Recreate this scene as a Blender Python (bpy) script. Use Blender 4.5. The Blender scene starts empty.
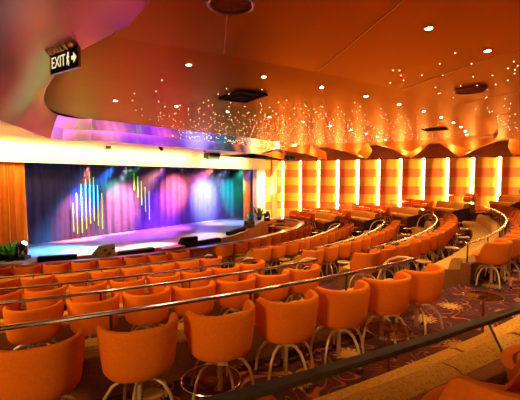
import bpy, bmesh, math, random
from math import sin, cos, pi, radians, sqrt, atan2, degrees
from mathutils import Vector, Matrix

random.seed(7)
scene = bpy.context.scene
COL = scene.collection

# ------------------------------------------------------------------ frames
CX, CY = -10.4, 22.15                 # centre of the seating arcs
CAM_Z = 1.86
F = {0: .34, 1: -.08, 2: -.44, 3: -.78, 4: -1.02, 5: -1.16, 6: -1.33}    # tier floors
E = {0: 23.05, 1: 20.72, 2: 18.72, 3: 16.70, 4: 14.75, 5: 12.90}       # tier edges
SX, SY = -3.55, 16.85                 # middle of the stage opening
TX, TY, NX, NY = .5785, .8157, .8157, -.5785    # along the opening / towards the house
STAGE_Z = -.55
WALL0, WDIR = (1.9, 23.7), (.905, -.425)        # side wall line


def hook(phi):                        # the tiers hook inwards near the side wall
    x = max(0.0, phi + 14)
    return .012 * x * x if x < 12 else .012 * 144 + .288 * (x - 12)


def P(phi, R, z=0.0):
    a = radians(phi)
    R = R - hook(phi)
    return Vector((CX + R * cos(a), CY + R * sin(a), z))


def S(t, n, z=0.0):
    return Vector((SX + t * TX + n * NX, SY + t * TY + n * NY, z))


def W(w, off=0.0, z=0.0):             # along the side wall, off = distance into the room
    return Vector((WALL0[0] + w * WDIR[0] + off * WDIR[1], WALL0[1] + w * WDIR[1] - off * WDIR[0], z))


def wall_dist(p):                     # distance from the side wall, positive inside
    dx, dy = p[0] - WALL0[0], p[1] - WALL0[1]
    return dx * WDIR[1] - dy * WDIR[0]


def phi_end(R, margin, n_min=1.5):     # where an arc comes within margin of the side wall, or near the stage wall
    ph = -60.0
    while ph < 24:
        p = P(ph, R)
        if wall_dist(p) < margin or (p.x - SX) * NX + (p.y - SY) * NY < n_min:
            break
        ph += .1
    return ph


# ------------------------------------------------------------------ materials
def new_mat(name):
    m = bpy.data.materials.new(name)
    m.use_nodes = True
    nt = m.node_tree
    b = nt.nodes['Principled BSDF']
    return m, nt, b


def ramp(nt, stops, interp='LINEAR'):
    r = nt.nodes.new('ShaderNodeValToRGB')
    r.color_ramp.interpolation = interp
    els = r.color_ramp.elements
    els[0].position, els[0].color = stops[0][0], (*stops[0][1], 1)
    els[1].position, els[1].color = stops[-1][0], (*stops[-1][1], 1)
    for p, c in stops[1:-1]:
        e = els.new(p)
        e.color = (*c, 1)
    return r


def simple(name, col, rough=.5, metal=0.0, var=.0, scale=20, bump=0.0, coat=0.0, sheen=0.0, spec=.5):
    m, nt, b = new_mat(name)
    b.inputs['Roughness'].default_value = rough
    b.inputs['Metallic'].default_value = metal
    b.inputs['Coat Weight'].default_value = coat
    b.inputs['Sheen Weight'].default_value = sheen
    b.inputs['Specular IOR Level'].default_value = spec
    tc = nt.nodes.new('ShaderNodeTexCoord')
    nz = nt.nodes.new('ShaderNodeTexNoise')
    nz.inputs['Scale'].default_value = scale
    nz.inputs['Detail'].default_value = 4
    nt.links.new(tc.outputs['Object'], nz.inputs['Vector'])
    lo = tuple(c * (1 - var) for c in col)
    hi = tuple(min(1, c * (1 + var)) for c in col)
    r = ramp(nt, [(.3, lo), (.7, hi)])
    nt.links.new(nz.outputs['Fac'], r.inputs['Fac'])
    nt.links.new(r.outputs['Color'], b.inputs['Base Color'])
    if bump:
        bp = nt.nodes.new('ShaderNodeBump')
        bp.inputs['Strength'].default_value = bump
        bp.inputs['Distance'].default_value = .01
        nt.links.new(nz.outputs['Fac'], bp.inputs['Height'])
        nt.links.new(bp.outputs['Normal'], b.inputs['Normal'])
    return m


def emit(name, col, strength):
    m, nt, b = new_mat(name)
    b.inputs['Base Color'].default_value = (*[min(1, c) for c in col], 1)
    b.inputs['Emission Color'].default_value = (*col, 1)
    b.inputs['Emission Strength'].default_value = strength
    return m


def math_node(nt, op, a=None, b=None, c=None):
    n = nt.nodes.new('ShaderNodeMath')
    n.operation = op
    for i, v in enumerate((a, b, c)):
        if v is None:
            continue
        if isinstance(v, (int, float)):
            n.inputs[i].default_value = v
        else:
            nt.links.new(v, n.inputs[i])
    return n.outputs[0]


def carpet_material():
    """dark maroon carpet, gold suns with pointed rays and thin orange swirls"""
    m, nt, b = new_mat('sun_carpet')
    L = nt.links.new
    tc = nt.nodes.new('ShaderNodeTexCoord')
    mp = nt.nodes.new('ShaderNodeMapping')
    mp.inputs['Rotation'].default_value[2] = radians(24)
    L(tc.outputs['Object'], mp.inputs['Vector'])
    sp = nt.nodes.new('ShaderNodeSeparateXYZ')
    L(mp.outputs['Vector'], sp.inputs[0])
    cell = .74
    v = math_node(nt, 'DIVIDE', sp.outputs['Y'], cell)
    row = math_node(nt, 'FLOOR', v)
    u0 = math_node(nt, 'DIVIDE', sp.outputs['X'], cell)
    u = math_node(nt, 'ADD', u0, math_node(nt, 'MULTIPLY', row, .5))
    fu = math_node(nt, 'SUBTRACT', math_node(nt, 'FRACT', u), .5)
    fv = math_node(nt, 'SUBTRACT', math_node(nt, 'FRACT', v), .5)
    r = math_node(nt, 'SQRT', math_node(nt, 'ADD', math_node(nt, 'MULTIPLY', fu, fu), math_node(nt, 'MULTIPLY', fv, fv)))
    ang = math_node(nt, 'ARCTAN2', fv, fu)
    saw = math_node(nt, 'ABSOLUTE', math_node(nt, 'SUBTRACT', math_node(nt, 'FRACT', math_node(nt, 'MULTIPLY', ang, 14 / (2 * pi))), .5))
    edge = math_node(nt, 'ADD', math_node(nt, 'MULTIPLY', saw, .20), .145)
    sun = math_node(nt, 'LESS_THAN', r, edge)
    ring = math_node(nt, 'LESS_THAN', math_node(nt, 'ABSOLUTE', math_node(nt, 'SUBTRACT', r, .15)), .012)
    nz = nt.nodes.new('ShaderNodeTexNoise')
    nz.inputs['Scale'].default_value = 1.9
    nz.inputs['Detail'].default_value = .6
    nz.inputs['Distortion'].default_value = 1.3
    L(mp.outputs['Vector'], nz.inputs['Vector'])
    lines = math_node(nt, 'ABSOLUTE', math_node(nt, 'SUBTRACT', math_node(nt, 'FRACT', math_node(nt, 'MULTIPLY', nz.outputs['Fac'], 5.5)), .5))
    swirl = math_node(nt, 'LESS_THAN', lines, .06)
    band = math_node(nt, 'GREATER_THAN', lines, .43)
    fz = nt.nodes.new('ShaderNodeTexNoise')
    fz.inputs['Scale'].default_value = 90
    L(mp.outputs['Vector'], fz.inputs['Vector'])

    def mix(f, a, c):
        n = nt.nodes.new('ShaderNodeMix')
        n.data_type = 'RGBA'
        L(f, n.inputs['Factor'])
        for key, val in ((6, a), (7, c)):
            if isinstance(val, tuple):
                n.inputs[key].default_value = (*val, 1)
            else:
                L(val, n.inputs[key])
        return n.outputs[2]
    c0 = ramp(nt, [(.35, (.050, .010, .004)), (.7, (.09, .017, .007))])
    L(fz.outputs['Fac'], c0.inputs['Fac'])
    c1 = mix(band, c0.outputs['Color'], (.10, .020, .007))
    c2 = mix(swirl, c1, (.34, .060, .010))
    gold = ramp(nt, [(.35, (.40, .155, .018)), (.7, (.56, .24, .035))])
    L(fz.outputs['Fac'], gold.inputs['Fac'])
    c3 = mix(sun, c2, gold.outputs['Color'])
    c4 = mix(ring, c3, (.20, .05, .012))
    L(c4, b.inputs['Base Color'])
    b.inputs['Roughness'].default_value = .95
    b.inputs['Specular IOR Level'].default_value = .1
    bp = nt.nodes.new('ShaderNodeBump')
    bp.inputs['Strength'].default_value = .3
    bp.inputs['Distance'].default_value = .008
    L(fz.outputs['Fac'], bp.inputs['Height'])
    L(bp.outputs['Normal'], b.inputs['Normal'])
    return m


def sofa_material():
    m, nt, b = new_mat('mottled_tan_fabric')
    L = nt.links.new
    tc = nt.nodes.new('ShaderNodeTexCoord')
    vo = nt.nodes.new('ShaderNodeTexVoronoi')
    vo.inputs['Scale'].default_value = 46
    nz = nt.nodes.new('ShaderNodeTexNoise')
    nz.inputs['Scale'].default_value = 60
    L(tc.outputs['Object'], vo.inputs['Vector'])
    L(tc.outputs['Object'], nz.inputs['Vector'])
    mx = math_node(nt, 'ADD', math_node(nt, 'MULTIPLY', vo.outputs['Distance'], .9), math_node(nt, 'MULTIPLY', nz.outputs['Fac'], .5))
    r = ramp(nt, [(.32, (.24, .072, .006)), (.52, (.52, .20, .018)), (.8, (.62, .26, .030))])
    L(mx, r.inputs['Fac'])
    L(r.outputs['Color'], b.inputs['Base Color'])
    b.inputs['Roughness'].default_value = .85
    b.inputs['Specular IOR Level'].default_value = .03
    return m


def stripes_material(name, wall=True):
    """horizontal bands of yellow and orange fabric, by height"""
    m, nt, b = new_mat(name)
    L = nt.links.new
    geo = nt.nodes.new('ShaderNodeTexCoord')
    sp = nt.nodes.new('ShaderNodeSeparateXYZ')
    L(geo.outputs['Object'], sp.inputs[0])
    zz = math_node(nt, 'ADD', sp.outputs['Z'], 9.8 - 1.92 + .012)
    fr = math_node(nt, 'FRACT', math_node(nt, 'DIVIDE', zz, .98))
    f = math_node(nt, 'LESS_THAN', fr, .48)
    mx = nt.nodes.new('ShaderNodeMix')
    mx.data_type = 'RGBA'
    L(f, mx.inputs['Factor'])
    mx.inputs[6].default_value = (.95, .58, .06, 1)
    mx.inputs[7].default_value = (.90, .23, .05, 1)
    L(mx.outputs[2], b.inputs['Base Color'])
    b.inputs['Roughness'].default_value = .55
    return m


def copper_material(name, rough, bump=.12):
    m, nt, b = new_mat(name)
    L = nt.links.new
    tc = nt.nodes.new('ShaderNodeTexCoord')
    nz = nt.nodes.new('ShaderNodeTexNoise')
    nz.inputs['Scale'].default_value = .35
    nz.inputs['Detail'].default_value = 2
    L(tc.outputs['Object'], nz.inputs['Vector'])
    r = ramp(nt, [(.3, (.29, .090, .005)), (.7, (.35, .115, .008))])
    L(nz.outputs['Fac'], r.inputs['Fac'])
    L(r.outputs['Color'], b.inputs['Base Color'])
    b.inputs['Metallic'].default_value = .93
    b.inputs['Specular Tint'].default_value = (1, .52, .14, 1)
    b.inputs['Roughness'].default_value = rough
    b.inputs['Coat Weight'].default_value = .0
    b.inputs['Coat Roughness'].default_value = .06
    n2 = nt.nodes.new('ShaderNodeTexNoise')
    n2.inputs['Scale'].default_value = .9
    L(tc.outputs['Object'], n2.inputs['Vector'])
    bp = nt.nodes.new('ShaderNodeBump')
    bp.inputs['Strength'].default_value = bump
    bp.inputs['Distance'].default_value = .05
    L(n2.outputs['Fac'], bp.inputs['Height'])
    L(bp.outputs['Normal'], b.inputs['Normal'])
    return m


def glass_material(name, tint, rough=.03):
    m, nt, b = new_mat(name)
    L = nt.links.new
    tr = nt.nodes.new('ShaderNodeBsdfTransparent')
    tr.inputs['Color'].default_value = (*tint, 1)
    gl = nt.nodes.new('ShaderNodeBsdfGlossy')
    gl.inputs['Roughness'].default_value = rough
    mx = nt.nodes.new('ShaderNodeMixShader')
    mx.inputs[0].default_value = .07
    L(tr.outputs[0], mx.inputs[1])
    L(gl.outputs[0], mx.inputs[2])
    L(mx.outputs[0], nt.nodes['Material Output'].inputs['Surface'])
    return m


def haze_material(density, col):
    m = bpy.data.materials.new('theatre_haze')
    m.use_nodes = True
    nt = m.node_tree
    nt.nodes.clear()
    out = nt.nodes.new('ShaderNodeOutputMaterial')
    vs = nt.nodes.new('ShaderNodeVolumeScatter')
    vs.inputs['Color'].default_value = (*col, 1)
    vs.inputs['Anisotropy'].default_value = .15
    tc = nt.nodes.new('ShaderNodeTexCoord')
    nz = nt.nodes.new('ShaderNodeTexNoise')
    nz.inputs['Scale'].default_value = .7
    nz.inputs['Detail'].default_value = 3
    nt.links.new(tc.outputs['Object'], nz.inputs['Vector'])
    r = ramp(nt, [(.40, (0, 0, 0)), (.68, (1, 1, 1))])
    nt.links.new(nz.outputs['Fac'], r.inputs['Fac'])
    sp = nt.nodes.new('ShaderNodeSeparateXYZ')
    nt.links.new(tc.outputs['Object'], sp.inputs[0])
    low = math_node(nt, 'MAXIMUM', math_node(nt, 'SUBTRACT', .55, math_node(nt, 'MULTIPLY', sp.outputs['Z'], .6)), .22)
    d = math_node(nt, 'MULTIPLY', math_node(nt, 'MULTIPLY', r.outputs['Color'], low), density)
    nt.links.new(d, vs.inputs['Density'])
    nt.links.new(vs.outputs[0], out.inputs['Volume'])
    return m


M = {}
M['velvet'] = simple('orange_velvet', (.80, .150, .005), .9, 0, .07, 55, .05, spec=.06)
M['velvet_seat'] = simple('orange_velvet_seat', (.66, .13, .006), .9, 0, .08, 55, .05, spec=.06)
M['brass'] = simple('champagne_brass', (.85, .57, .20), .36, .6, .05, 12)
M['rubber'] = simple('black_rubber', (.015, .012, .010), .5)
M['bronze'] = simple('bronze_rail', (.74, .54, .36), .20, 1, .15, 9)
M['dark_rail'] = simple('dark_lacquer_rail', (.045, .024, .008), .32, .0, .5, 16, spec=.16)
M['steel'] = simple('dark_steel', (.10, .075, .05), .35, .9, .05, 20)
M['copper_leg'] = simple('copper_leg', (.75, .33, .16), .25, 1, .05, 20)
M['glass_top'] = glass_material('smoked_glass', (.62, .50, .34))
M['glass_pane'] = glass_material('clear_pane', (.93, .90, .84))
M['carpet'] = carpet_material()
M['kneewall'] = simple('brown_carpet_facing', (.27, .080, .017), .95, 0, .25, 60, .2, spec=.05)
M['sofa'] = sofa_material()
M['sofa_end'] = simple('maroon_end_leather', (.055, .012, .008), .4, 0, .2, 20)
M['veneer'] = simple('orange_veneer', (.55, .145, .018), .35, 0, .18, 6, coat=.3)
M['ledge'] = simple('red_brown_ledge', (.30, .060, .012), .3, 0, .2, 6, coat=.3)
M['copper'] = copper_material('copper_lacquer', .36)
M['copper_gloss'] = copper_material('copper_gloss', .20, .015)
M['copper_gloss'].node_tree.nodes['Principled BSDF'].inputs['Metallic'].default_value = .75
M['champagne'] = simple('champagne_mirror', (.78, .60, .48), .14, .85, .04, 2)
M['soffit'] = simple('amber_lit_soffit', (.74, .46, .11), .45, 0, .03, 3)  # amber of the cove light is put into the soffit's base colour
M['cream'] = simple('cream_plaster', (.86, .76, .52), .6, 0, .02, 3)
M['stripes'] = stripes_material('banded_fabric')
M['backwall'] = simple('amber_wall', (.55, .22, .04), .6, 0, .1, 4)
M['strip'] = emit('warm_strip', (1, .68, .24), 18)
M['curtain_gold'] = simple('gold_curtain', (.66, .20, .02), .8, 0, .1, 4, spec=.1)
M['backcloth'] = simple('navy_backcloth', (.030, .023, .055), .9, 0, .15, 5, spec=.02)
M['stage'] = simple('stage_boards', (.36, .34, .40), .30, 0, .12, 5)
M['stage_front'] = simple('stage_front_veneer', (.42, .11, .02), .4, 0, .15, 6)
M['black'] = simple('matt_black', (.012, .011, .010), .85, 0, .2, 10, spec=.08)
M['black_metal'] = simple('black_metal', (.02, .019, .018), .35, .4, .1, 10)
M['olive'] = simple('olive_grille', (.16, .12, .035), .6, 0, .25, 40)
M['plant'] = simple('green_leaf', (.04, .28, .05), .45, 0, .3, 8)
M['redplant'] = simple('red_leaf', (.42, .05, .015), .5, 0, .2, 8)
M['neon'] = emit('green_tube', (.16, .72, .02), .5)
M['lamp'] = emit('warm_lamp', (1, .88, .68), 60)
M['star'] = emit('star_point', (1, .68, .34), 4.5)
M['sign'] = simple('sign_black', (.012, .018, .008), .3)
M['sign_text'] = emit('sign_lettering', (1, .84, .50), .62)
M['sign_edge'] = simple('sign_edge', (.45, .30, .12), .35, .6)
M['wood_table'] = simple('amber_table', (.55, .24, .05), .25, 0, .15, 8, coat=.4)
M['lens_blue'] = emit('cool_lens', (.55, .75, 1), 25)
M['seam'] = simple('pale_seam', (.75, .36, .09), .5, .3, .05, 10)


# ------------------------------------------------------------------ mesh builder
class MB:
    def __init__(self):
        self.v, self.f, self.mi = [], [], []

    def add(self, verts, faces, mi=0):
        o = len(self.v)
        self.v += [tuple(x) for x in verts]
        self.f += [[i + o for i in f] for f in faces]
        self.mi += [mi] * len(faces)

    def box(self, c, s, rot=0.0, tilt=0.0, mi=0):
        hx, hy, hz = s[0] / 2, s[1] / 2, s[2] / 2
        mt = Matrix.Translation(Vector(c)) @ Matrix.Rotation(rot, 4, 'Z') @ Matrix.Rotation(tilt, 4, 'X')
        vs = [mt @ Vector((x, y, z)) for x in (-hx, hx) for y in (-hy, hy) for z in (-hz, hz)]
        self.add(vs, [(0, 1, 3, 2), (4, 6, 7, 5), (0, 4, 5, 1), (2, 3, 7, 6), (0, 2, 6, 4), (1, 5, 7, 3)], mi)

    def tube(self, pts, r, seg=8, closed=False, caps=True, flat=1.0, mi=0):
        pts = [Vector(p) for p in pts]
        n = len(pts)
        rs = r if isinstance(r, (list, tuple)) else [r] * n
        rings = []
        prev = None
        for i, p in enumerate(pts):
            if closed:
                d = pts[(i + 1) % n] - pts[i - 1]
            else:
                d = pts[min(i + 1, n - 1)] - pts[max(i - 1, 0)]
            d.normalize()
            up = Vector((0, 0, 1)) if abs(d.z) < .95 else Vector((0, 1, 0))
            if prev is not None and abs(d.z) >= .7:
                up = prev
            side = d.cross(up)
            if side.length < 1e-5:
                side = d.cross(Vector((1, 0, 0)))
            side.normalize()
            up2 = side.cross(d).normalized()
            prev = up2
            rings.append([p + side * cos(2 * pi * k / seg) * rs[i] + up2 * sin(2 * pi * k / seg) * rs[i] * flat for k in range(seg)])
        vs = [v for ring in rings for v in ring]
        fs = []
        m = n if closed else n - 1
        for i in range(m):
            a, b = i * seg, ((i + 1) % n) * seg
            for k in range(seg):
                k2 = (k + 1) % seg
                fs.append((a + k, b + k, b + k2, a + k2))
        if not closed and caps:
            fs.append(tuple(range(seg)))
            fs.append(tuple(range((n - 1) * seg, n * seg))[::-1])
        self.add(vs, fs, mi)

    def lathe(self, prof, seg=24, c=(0, 0, 0), mi=0, cap=True):
        vs, fs = [], []
        for (r, z) in prof:
            for k in range(seg):
                a = 2 * pi * k / seg
                vs.append((c[0] + r * cos(a), c[1] + r * sin(a), c[2] + z))
        for i in range(len(prof) - 1):
            for k in range(seg):
                k2 = (k + 1) % seg
                fs.append((i * seg + k, i * seg + k2, (i + 1) * seg + k2, (i + 1) * seg + k))
        if cap:
            fs.append(tuple(range(seg))[::-1])
            fs.append(tuple(range((len(prof) - 1) * seg, len(prof) * seg)))
        self.add(vs, fs, mi)

    def arc(self, prof, p0, p1, closed=True, step=1.0, mi=0, base=None):
        """sweep an (R, z) profile about the seating centre"""
        n = max(1, int(math.ceil(abs(p1 - p0) / step)))
        vs, fs = [], []
        k = len(prof)
        for i in range(n + 1):
            ph = p0 + (p1 - p0) * i / n
            for (R, z) in prof:
                vs.append(P(ph, R, z))
        if base is not None:
            vs = [v - base for v in vs]
        for i in range(n):
            for j in range(k if closed else k - 1):
                j2 = (j + 1) % k
                fs.append((i * k + j, (i + 1) * k + j, (i + 1) * k + j2, i * k + j2))
        if closed:
            fs.append(tuple(range(k)))
            fs.append(tuple(range(n * k, (n + 1) * k))[::-1])
        self.add(vs, fs, mi)

    def build(self, name, mats, parent=None, loc=None, smooth=35, rz=0.0):
        me = bpy.data.meshes.new(name)
        me.from_pydata(self.v, [], self.f)
        if not isinstance(mats, (list, tuple)):
            mats = [mats]
        for m in mats:
            me.materials.append(m)
        if len(mats) > 1:
            me.polygons.foreach_set('material_index', self.mi)
        bm = bmesh.new()
        bm.from_mesh(me)
        bmesh.ops.recalc_face_normals(bm, faces=bm.faces)
        bm.to_mesh(me)
        bm.free()
        if smooth:
            me.polygons.foreach_set('use_smooth', [True] * len(me.polygons))
            me.set_sharp_from_angle(angle=radians(smooth))
        me.update()
        o = bpy.data.objects.new(name, me)
        COL.objects.link(o)
        if parent is not None:
            o.parent = parent
        if loc is not None:
            o.location = loc
        o.rotation_euler.z = rz
        return o


def tag(o, label=None, cat=None, group=None, kind=None):
    if label:
        o['label'] = label
    if cat:
        o['category'] = cat
    if group:
        o['group'] = group
    if kind:
        o['kind'] = kind
    return o


def empty(name, loc, rz=0.0, label=None, cat=None, group=None):
    o = bpy.data.objects.new(name, None)
    COL.objects.link(o)
    o.empty_display_size = .1
    o.location = loc
    o.rotation_euler.z = rz
    return tag(o, label, cat, group)


def copy_tree(o, parent=None):
    c = o.copy()
    COL.objects.link(c)
    if parent is not None:
        c.parent = parent
    for ch in list(o.children):
        copy_tree(ch, c)
    return c


def struct(o):
    o['kind'] = 'structure'
    return o


ORD = ('first second third fourth fifth sixth seventh eighth ninth tenth eleventh twelfth thirteenth fourteenth fifteenth '
       'sixteenth seventeenth eighteenth nineteenth twentieth').split()
ROW = {0: 'row beside the camera', 1: 'nearest', 2: 'second', 3: 'third', 4: 'fourth', 5: 'front'}

# ------------------------------------------------------------------ seating bowl: floors, knee walls, steps
PHI_L = -84.0
AISLE = (-52.5, -47.3)
AISLE2 = (-18.0, -13.0)
BOX = .32                              # the side boxes past the second aisle stand a step higher


def ring_to_wall(mb, R0, R1, z, margin=0.0, mi=0, p0=PHI_L):
    """flat ring from the far left to the side wall"""
    rs = [R0, (R0 + R1) / 2, R1]
    n = 70
    vs, fs = [], []
    for R in rs:
        pe = phi_end(R, margin, .02)
        for i in range(n + 1):
            vs.append(P(p0 + (pe - p0) * i / n, R, z))
    for a in range(2):
        for i in range(n):
            q = a * (n + 1) + i
            fs.append((q, q + 1, q + n + 2, q + n + 1))
    mb.add(vs, fs, mi)


mb = MB()
ring_to_wall(mb, E[0] + .08, 29, F[0])
for k in range(1, 6):
    ring_to_wall(mb, E[k] + .08, E[k - 1] + .08, F[k])
    mb.arc([(E[k] + .08, F[k]), (E[k] + .08, F[k + 1])], PHI_L, phi_end(E[k], 0, .02), closed=False)
ring_to_wall(mb, 4, E[5] + .08, F[6], p0=-100)
mb.arc([(E[0] + .08, F[0]), (E[0] + .08, F[1])], PHI_L, phi_end(E[0], 0), closed=False)
struct(mb.build('floor', M['carpet'], smooth=0))

n_trim = 0
for k in range(0, 5):
    segs = [(PHI_L, AISLE[0]), (AISLE[1], AISLE2[0]), (AISLE2[1], phi_end(E[k] + .26, 0.05))]
    for a, b in segs:
        if b <= a:
            continue
        n_trim += 1
        mb = MB()
        up = BOX if a > -14 else 0
        lo = F[k + 1] + up
        prof = [(E[k] + .085, lo), (E[k] + .085, F[k] + up + .365), (E[k] + .10, F[k] + up + .38), (E[k] + .245, F[k] + up + .38), (E[k] + .26, F[k] + up + .365), (E[k] + .26, F[k] + up - .02), (E[k] + .2, lo)]
        mb.arc(prof, a, b)
        struct(mb.build('trim_%d' % n_trim, M['kneewall']))
    for a, b in (AISLE, AISLE2):
        n_trim += 1
        mb = MB()
        zt = (F[k] + F[k + 1]) / 2
        mb.arc([(E[k] - .27, F[k + 1] + .001), (E[k] - .27, zt), (E[k] + .079, zt), (E[k] + .079, F[k + 1] + .001)], a + .2, b - .2)
        mb.arc([(E[k] - .285, zt - .03), (E[k] - .285, zt + .004), (E[k] - .25, zt + .004), (E[k] - .25, zt - .03)], a + .2, b - .2)
        struct(mb.build('trim_%d' % n_trim, M['carpet']))

for k in range(0, 6):                   # raised floors of the side boxes
    mb = MB()
    e0, e1 = E[k] + .08, (E[k - 1] if k else E[0] + 2.0) + .08
    pe = phi_end(e1, .02, .05)
    mb.arc([(e0, F[k] - .1), (e0, F[k] + BOX), (e1, F[k] + BOX), (e1, F[k] - .1)], AISLE2[1], pe)
    pe2 = phi_end(e0, .02)
    n_trim += 1
    struct(mb.build('trim_%d' % n_trim, M['carpet'], smooth=0))

# front barrier, curved veneer wall before the stage
pe5 = phi_end(E[5], .05)
bar = empty('front_barrier', P(-50, E[5], F[5]), 0, 'curved orange veneer barrier wall between front row and stage', 'barrier')
b0 = P(-50, E[5], F[5])
mb = MB()
mb.arc([(E[5] - .02, F[6]), (E[5] - .02, F[5] + .64), (E[5] + .10, F[5] + .64), (E[5] + .10, F[5])], PHI_L, pe5, base=b0)
mb.build('panel_wall', M['veneer'], bar)
mb = MB()
mb.arc([(E[5] - .10, F[5] + .64), (E[5] - .10, F[5] + .70), (E[5] - .07, F[5] + .73), (E[5] + .14, F[5] + .73), (E[5] + .17, F[5] + .70), (E[5] + .17, F[5] + .64)], PHI_L, pe5, base=b0)
mb.build('ledge', M['ledge'], bar)
for i in range(26):
    ph = -78 + i * 3.0
    if ph > pe5 - 1:
        break
    mb = MB()
    mb.arc([(E[5] + .10, F[5] + .02), (E[5] + .10, F[5] + .63), (E[5] + .112, F[5] + .63), (E[5] + .112, F[5] + .02)], ph, ph + .12, base=b0)
    mb.build('batten', M['ledge'], bar)


# ------------------------------------------------------------------ handrails
def handrail(k, a, b, label, hoop=None, up=0.0):
    mid = P((a + b) / 2, E[k] + .17, F[k] + up + .38)
    root = empty('handrail', mid, 0, label, 'handrail', 'handrails along the tier edges')
    R = E[k] + .17
    z = F[k] + up + .72
    n = max(2, int((b - a) / 1.0))
    pts = [P(a + (b - a) * i / n, R, z) - mid for i in range(n + 1)]
    mb = MB()
    mb.tube(pts, .027, 10, flat=.8)
    mb.build('top_rail', M['bronze'], root)
    arc_len = radians(b - a) * R
    m = max(2, int(round(arc_len / 1.35)) + 1)
    for i in range(m):
        ph = a + .25 + (b - a - .5) * i / (m - 1)
        mb = MB()
        mb.lathe([(.030, 0), (.030, .012), (.0135, .014), (.0135, .325)], 10)
        mb.build('post', M['steel'], root, P(ph, R, F[k] + up + .38) - mid)
    for ph, sgn in (hoop or []):
        lo = F[k + 1] - F[k]
        path = []
        for (dr, dz) in ((0, .72), (-.12, .725), (-.26, .71), (-.42, .64), (-.55, .50), (-.62, .30), (-.65, .05), (-.65, lo + .01)):
            path.append(P(ph, R + dr, F[k] + up + dz) - mid)
        mb = MB()
        mb.tube(path, .020, 8)
        mb.build('end_hoop', M['brass'], root)
    return root


for k in (1, 2, 3, 4):
    handrail(k, -80, AISLE[0], 'bronze handrail left of the aisle, before the %s row of chairs' % ROW[k], [(AISLE[0], 1)])
    handrail(k, AISLE[1], AISLE2[0], 'curved bronze handrail right of the aisle, before the %s row of chairs' % ROW[k], [(AISLE2[0], 1)] if k > 1 else None)
    handrail(k, AISLE2[1], phi_end(E[k] + .17, .25), 'short bronze handrail by the striped wall, edging the %s row tier' % ROW[k], None, BOX)

# near rail: dark lacquered flat rail with glass beneath
k = 0
a, b = -72.0, AISLE[0] - .2
mid = P(-61, E[0] + .09, F[0] + .38)
near = empty('glass_balustrade', mid, 0, 'dark lacquered flat rail over glass in the foreground, above the tan sofa', 'railing')
mb = MB()
Rr = E[0] + .10
prof = [(Rr - .028, F[0] + .652), (Rr - .034, F[0] + .660), (Rr - .034, F[0] + .672), (Rr - .028, F[0] + .678), (Rr + .028, F[0] + .678), (Rr + .034, F[0] + .672), (Rr + .034, F[0] + .660), (Rr + .028, F[0] + .652)]
mb.arc(prof, a, b, step=.5, base=mid)
mb.build('top_rail', M['dark_rail'], near)
for (g0, g1) in ((-71.9, -67.8), (-67.7, -63.6), (-63.5, -59.45)):
    mb = MB()
    mb.arc([(Rr + .15, F[0] + .382), (Rr - .006, F[0] + .652), (Rr + .006, F[0] + .652), (Rr + .162, F[0] + .382)], g0, g1, step=.5, base=mid)
    mb.build('glass_pane', M['glass_pane'], near)
for ph in (-71.5, -67.75, -63.55, -59.4, -55.6, -52.8):
    mb = MB()
    q = P(ph, Rr + .15, F[0] + .38) - mid
    q2 = P(ph, Rr - .006, F[0] + .652) - mid
    mb.tube([q, q2], .007, 8)
    mb.build('post', M['steel'], near)
# curved stair rail at the aisle, right edge of the picture
mb = MB()
base = P(AISLE[0] - .2, E[0] - .62, F[1])
pts = []
for (dr, z) in ((.66, .99), (.50, .98), (.30, .90), (.12, .74), (.03, .50), (0, .25), (0, 0)):
    pts.append(P(AISLE[0] - .2, E[0] - .62 + dr, F[1] + z) - base)
mb.tube(pts, .019, 10)
tag(mb.build('stair_handrail', M['brass'], None, base), 'curved metal stair handrail sweeping down at right edge beside glass table', 'handrail')


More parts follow.
